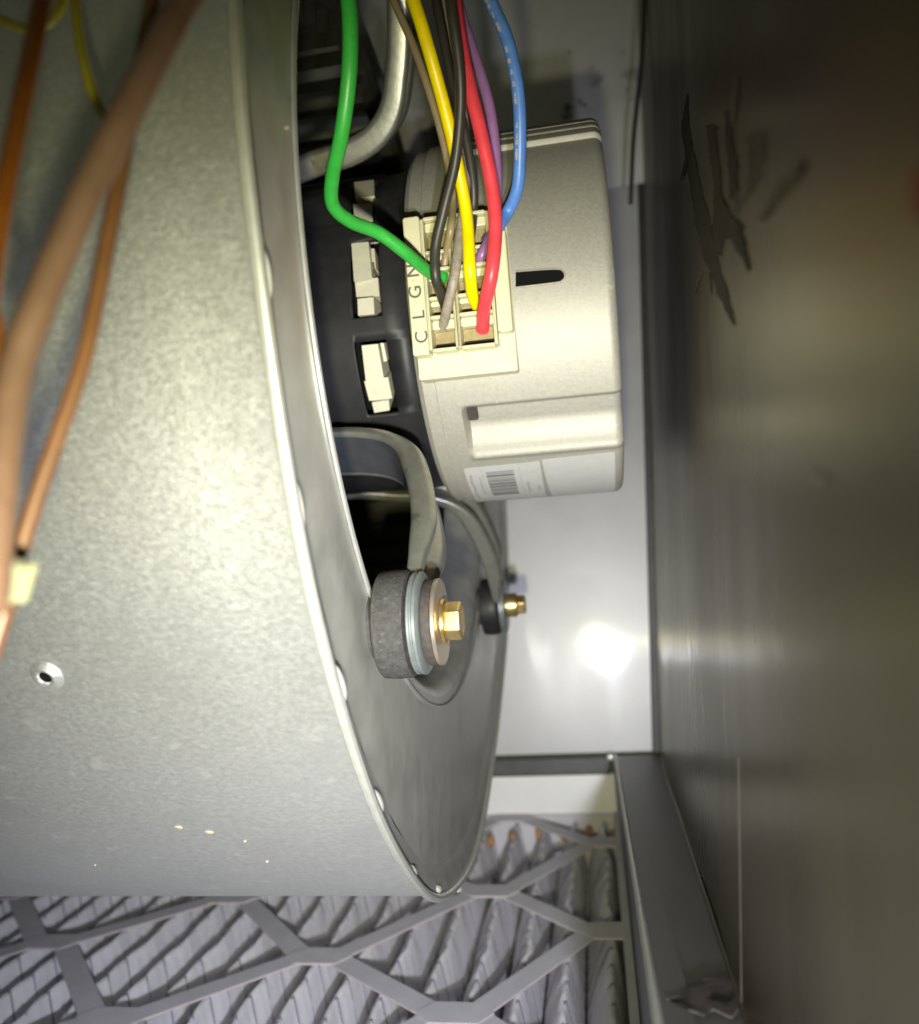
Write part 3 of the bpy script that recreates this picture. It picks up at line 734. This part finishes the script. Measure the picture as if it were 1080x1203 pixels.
# mounting arms
def arm(thd, rb, ax_scale):
    a = math.radians(thd); er = np.array([0, -math.cos(a), math.sin(a)]); et = np.array([0, math.sin(a), math.cos(a)])
    path = [(-.128, .0660), (-.10, .0660), (-.082, .0690), (-.071, .0705), (-.0615, .0740), (-.0550, .0805), (-.0512, .090), (-.0485, .10), (-.0465, .112), (-.0465, .122), (-.0465, rb - .009)]
    pth = smoothpath([(x, r, 0) for x, r in path], 7)
    hw = .0080; br = .0026; wb = .0010
    vs = []; fs = []
    # closed profile: bead - web - bead
    def arc(cx_, cy_, r_, q0, q1, n_=5): return [(cx_ + r_ * math.cos(q), cy_ + r_ * math.sin(q)) for q in np.linspace(q0, q1, n_)]
    hw, h0, h1, rr = .0092, -.0022, .0052, .0018; pi = math.pi
    prof_ = arc(hw - rr, h0 + rr, rr, -pi / 2, 0) + arc(hw - rr, h1 - rr, rr, 0, pi / 2) + arc(hw - .0040, h1 - .0022, .0018, pi / 2, pi, 4)
    prof_ += [(hw - .0064, .0004), (0, .0002), (-hw + .0064, .0004)]
    prof_ += arc(-hw + .0040, h1 - .0022, .0018, 0, pi / 2, 4) + arc(-hw + rr, h1 - rr, rr, pi / 2, pi) + arc(-hw + rr, h0 + rr, rr, pi, 1.5 * pi)
    npf = len(prof_)
    for i, (x, r, _) in enumerate(pth):
        d = pth[min(i + 1, len(pth) - 1)] - pth[max(i - 1, 0)]; d = d / np.linalg.norm(d)
        T = EX * d[0] + er * d[1]; Nn = EX * (d[1]) - er * d[0]
        taper = 1.0 - .1 * sst(.10, rb, r); tn = (ax_scale + (1 - ax_scale) * sst(.071, .088, r)) * (1.0 - .45 * sst(.112, rb - .012, r))
        for (pu, pn) in prof_: vs.append(AX + EX * x + er * r + et * pu * taper + Nn * pn * tn)
    for i in range(len(pth) - 1):
        for k in range(npf): fs.append((i * npf + k, i * npf + (k + 1) % npf, (i + 1) * npf + (k + 1) % npf, (i + 1) * npf + k))
    fs.append(tuple(range(npf - 1, -1, -1))); fs.append(tuple((len(pth) - 1) * npf + k for k in range(npf)))
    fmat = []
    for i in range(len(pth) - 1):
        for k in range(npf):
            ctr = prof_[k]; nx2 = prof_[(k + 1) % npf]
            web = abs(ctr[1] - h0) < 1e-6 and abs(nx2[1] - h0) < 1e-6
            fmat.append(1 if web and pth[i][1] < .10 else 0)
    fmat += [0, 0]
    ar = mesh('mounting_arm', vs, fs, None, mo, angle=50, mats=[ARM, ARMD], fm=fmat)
    o = AX + er * rb
    def L(nm, prof_, m, n=48, close=True): return mesh(nm, *lathe(o, EX, er, et, prof_, n, closed_ends=close), m, ar, angle=40)
    L('spacer_boss', [(-.0570, .0085), (-.0536, .0085)], RUBBER)
    L('rubber_grommet', [(-.0538, .0130), (-.0534, .0135), (-.0500, .0138), (-.0466, .0136), (-.0460, .0132), (-.0458, .0120)], RUBBER if thd > -100 else BLACK)  # lower rear grommet takes a blacker colour for the shade there
    L('arm_eye', [(-.0457, .0100), (-.0455, .0122), (-.0450, .0129), (-.0445, .0129), (-.0442, .0125), (-.0440, .0125), (-.0436, .0130), (-.0430, .0130), (-.0425, .0123), (-.0423, .0100)], EYE, 64)
    if thd > -100: L('rubber_washer', [(-.0422, .0096), (-.0421, .0106), (-.0417, .0109), (-.0403, .0109), (-.0398, .0105), (-.0397, .0099)], RUBBER2)
    if thd > -100: L('steel_washer', [(-.0396, .0108), (-.0395, .0109), (-.0387, .0109), (-.0385, .0107)], GOLD2)
    L('bolt_flange', [(-.0384 if thd > -100 else -.0425, .0056), (-.0382, .0058), (-.0375, .0056), (-.0370, .0046)], GOLD)
    hexv = []; hf = []
    rings = [(-.0371, .0049), (-.0341, .0049), (-.0335, .0047), (-.0332, .0041), (-.0333, .0036)]
    for x, r in rings:
        for k in range(6):
            q = math.radians(60 * k + 20); hexv.append(o + EX * x + r * (math.cos(q) * er + math.sin(q) * et))
    for i in range(len(rings) - 1):
        for k in range(6): hf.append((i * 6 + k, i * 6 + (k + 1) % 6, i * 6 + 6 + (k + 1) % 6, i * 6 + 6 + k))
    hf += [tuple(range(5, -1, -1)), tuple(range(24, 30))]
    b = mesh('bolt_head', hexv, hf, GOLD, ar, smooth=False)
    bv = b.modifiers.new('soft', 'BEVEL'); bv.width = .0004; bv.segments = 2
    return ar
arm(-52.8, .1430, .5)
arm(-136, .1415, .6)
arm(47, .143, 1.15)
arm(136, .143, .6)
mesh('clamp_band', *lathe(AX, EX, -EY, EZ, [(-.128, .0592), (-.127, .0598), (-.100, .0598), (-.099, .0592)], 96), ARM, mo)

# ------------------------------------------------------------------ wires
def wire(name, pts, px, m, label, cat='wire', group=None, n=12, extra=None):
    P = [atY(u, v, y) for u, v, y in pts]
    path = smoothpath(P, 9)
    dref = np.mean([MW[2] @ p for p in P[len(P) // 2:]])
    r = px * .43 * dref / F_PX
    o = mesh(name, *tube(path, r, 14), m, None, angle=70)
    tag(o, label, cat, group); 
    return o, path, r
GRP = 'motor lead wires plugged into the cream connector'
YC = .2205
def sockY(u, v, d): x_, t_ = cpl(u, v, d); return (AX + CT * t_ + CN * d)[1]
def end(u, v, d=.0690): return (u, v, sockY(u, v, d))
wire('green_wire', [(404, -40, .150), (411, 20, .153), (410, 90, .158), (401, 160, .166), (391, 205, .175), (391, 240, .183), (412, 260, .190), (446, 274, .197), (478, 298, .204), end(505, 320, 0.0740), end(522, 326, 0.0695)], 18, W_GREEN, 'bright green wire bending left of the connector into its letter G socket', group=GRP)
wire('yellow_wire', [(470, -40, .175), (489, 10, .178), (507, 70, .184), (527, 145, .195), (542, 215, .205), (549, 260, .209), (552, 315, .210), end(555, 345, 0.0740), end(561, 360, 0.0685)], 17, W_YEL, 'bright yellow wire with a kinked end in the right socket column', group=GRP)
wire('red_wire', [(530, -40, .190), (538, 30, .190), (549, 90, .192), (566, 160, .197), (579, 225, .203), (582, 275, .206), (577, 325, .208), end(569, 362, 0.0750), end(567, 388, 0.0685)], 19, W_RED, 'red wire ending in the lowest socket of the right column', group=GRP)
BW = wire('blue_wire', [(556, -50, .185), (576, 0, .187), (597, 50, .191), (609, 110, .197), (611, 170, .204), (608, 220, .211), (596, 250, .216), end(583, 270, 0.0735), end(572, 284, 0.0685)], 17, W_BLUE, 'blue wire with white printing looping outermost of the bundle', group=GRP)
wire('purple_wire', [(528, -40, .200), (543, 20, .200), (561, 75, .202), (576, 130, .206), (583, 190, .211), (583, 245, .215), (575, 280, .2165), end(566, 300, 0.0720), end(562, 312, 0.0685)], 15, W_PUR, 'thin purple wire running beside the red wire', group=GRP)
wire('black_wire', [(524, -40, .175), (532, 20, .178), (540, 80, .184), (541, 130, .190), (535, 190, .197), (522, 245, .204), (512, 290, .2085), (512, 325, .211), end(518, 345, 0.0740), end(523, 360, 0.0685)], 14, W_BLK, 'black wire crossing in front of the yellow wire', group=GRP)
wire('black_wire', [(505, -40, .195), (516, 20, .196), (530, 90, .2), (547, 160, .206), (556, 215, .2115), (556, 250, .2155), end(553, 275, 0.0735), end(548, 287, 0.0685)], 13, W_BLK, 'black wire tucked behind the yellow and red wires', group=GRP)
wire('tan_wire', [(446, -40, .195), (466, 8, .196), (485, 52, .198), (502, 100, .201), (517, 150, .206), (527, 195, .2105), (532, 235, .2145), end(530, 268, 0.0755), end(524, 300, 0.0705), end(521, 330, 0.0685)], 11, W_TAN, 'thin tan wire left of the yellow wire', group=GRP)
wire('grey_brown_wire', [(512, -40, .204), (527, 40, .205), (540, 110, .207), (548, 175, .2105), (546, 235, .2105), (540, 280, .2105), (534, 325, .2105), end(526, 360, 0.0755), end(520, 386, 0.0685)], 14, W_GB, 'rough grey brown wire ending in the lowest left socket beside letter C', group=GRP)
# flecks of print along the blue wire
bo, bp, br = BW; g = G(); rnd = random.Random(5)
for i in range(8, 40):
    if rnd.random() < .35: continue
    for q in range(2):
        a = bp[i] + (bp[i + 1] - bp[i]) * (q * .5 + rnd.uniform(0, .2)); d = bp[i + 1] - bp[i]; d /= np.linalg.norm(d)
        vv = -a / np.linalg.norm(a); sd = np.cross(d, vv); sd /= np.linalg.norm(sd); nn = np.cross(sd, d)
        if nn.dot(vv) < 0: nn = -nn
        nn2 = nn * math.cos(.5) - sd * math.sin(.5) * (1 if sd[0] > 0 else -1); nn2 /= np.linalg.norm(nn2); s2 = np.cross(d, nn2)
        l_ = rnd.uniform(.0004, .0009); h_ = rnd.uniform(.00025, .0005)
        g.add(*box(a + nn2 * (br * 1.0), d, s2, nn2, (-l_ / 2, l_ / 2), (-h_, h_), (-.0002, .00004)))
g.out('printed_text', LABEL, bo, smooth=False)
# foreground cables
wire('brown_cable', [(262, -60, .080), (222, -10, .079), (185, 60, .078), (150, 130, .077), (112, 205, .076), (78, 280, .0755), (45, 360, .075), (20, 430, .075), (5, 520, .075), (-4, 620, .075), (-14, 720, .075)], 47, W_BRN, 'thick blurred brown cable in front of the blower at upper left', 'cable')
wire('orange_wire', [(190, -60, .086), (172, 40, .086), (155, 130, .086), (142, 200, .086), (127, 280, .086), (112, 360, .086), (96, 430, .086), (72, 500, .086), (46, 575, .086), (24, 645, .086), (8, 710, .0862), (-10, 770, .0865)], 23, W_ORG, 'orange wire running down to the pale cable tie', 'wire')
wire('dark_orange_wire', [(72, -80, .078), (50, 0, .078), (36, 70, .078), (20, 150, .078), (6, 225, .078), (-6, 300, .078), (-16, 380, .078)], 26, W_ORD, 'dark orange wire at the top left corner', 'wire')
wire('orange_wire', [(-30, 330, .080), (-6, 365, .080), (-2, 400, .080), (-16, 460, .080)], 16, W_ORD, 'short orange wire showing at the left edge beside the brown cable', 'wire')
wire('yellow_wire', [(-40, 10, .1), (-10, 18, .1), (18, 30, .1), (42, 34, .1), (62, 22, .1), (74, 2, .1), (84, -40, .1)], 13, W_OLY, 'looped yellow wire at the top left corner', 'wire')
wire('olive_wire', [(84, -60, .105), (88, 0, .104), (94, 50, .1035), (104, 95, .103), (116, 125, .1035), (140, 160, .104)], 14, W_OLY, 'dim yellow wire hanging behind the brown cable', 'wire')
# cable tie
p0 = atY(14, 680, .084); dirn = atY(24, 645, .086) - atY(2, 715, .086); dirn /= np.linalg.norm(dirn)
sx = np.cross(dirn, EY); sx /= np.linalg.norm(sx); sy = np.cross(sx, dirn)
t = thing('cable_tie', p0, 'pale cream cable tie bundling the orange wires at the left edge', 'cable tie')
mesh('strap', *lathe(p0 + sx * .0008 * 0, dirn, sx, sy, [(-.0024, .0018), (-.0023, .0024), (.0023, .0024), (.0024, .0018)], 24), TIE, t)
mesh('head', *bbox(p0 + sx * (-.0002), sx, dirn, -sy, (-.0030, .0020), (-.0025, .0025), (.0016, .0048), .0006), TIE, t, smooth=False)
# dark cable hanging in the corner
wire('black_cable', [(756, -60, .40), (757, 0, .40), (755, 60, .40), (749, 120, .405), (744, 170, .41), (741, 240, .42)], 6, W_BLK, 'dark cable hanging in the corner right of the back wall', 'cable')
# red tag on the side wall near the viewer
p1 = [on_wall(u, v, .0008) for u, v in ((1072, 200), (1110, 190), (1110, 262), (1072, 256))]
vs = list(p1) + [p + EX * .0006 for p in p1]
tag(mesh('red_tag', vs, [(0, 1, 2, 3), (7, 6, 5, 4)] + [(i, (i + 1) % 4, 4 + (i + 1) % 4, 4 + i) for i in range(4)], RED, None, smooth=False), 'blurred red tag on the side wall at the right edge', 'tag')
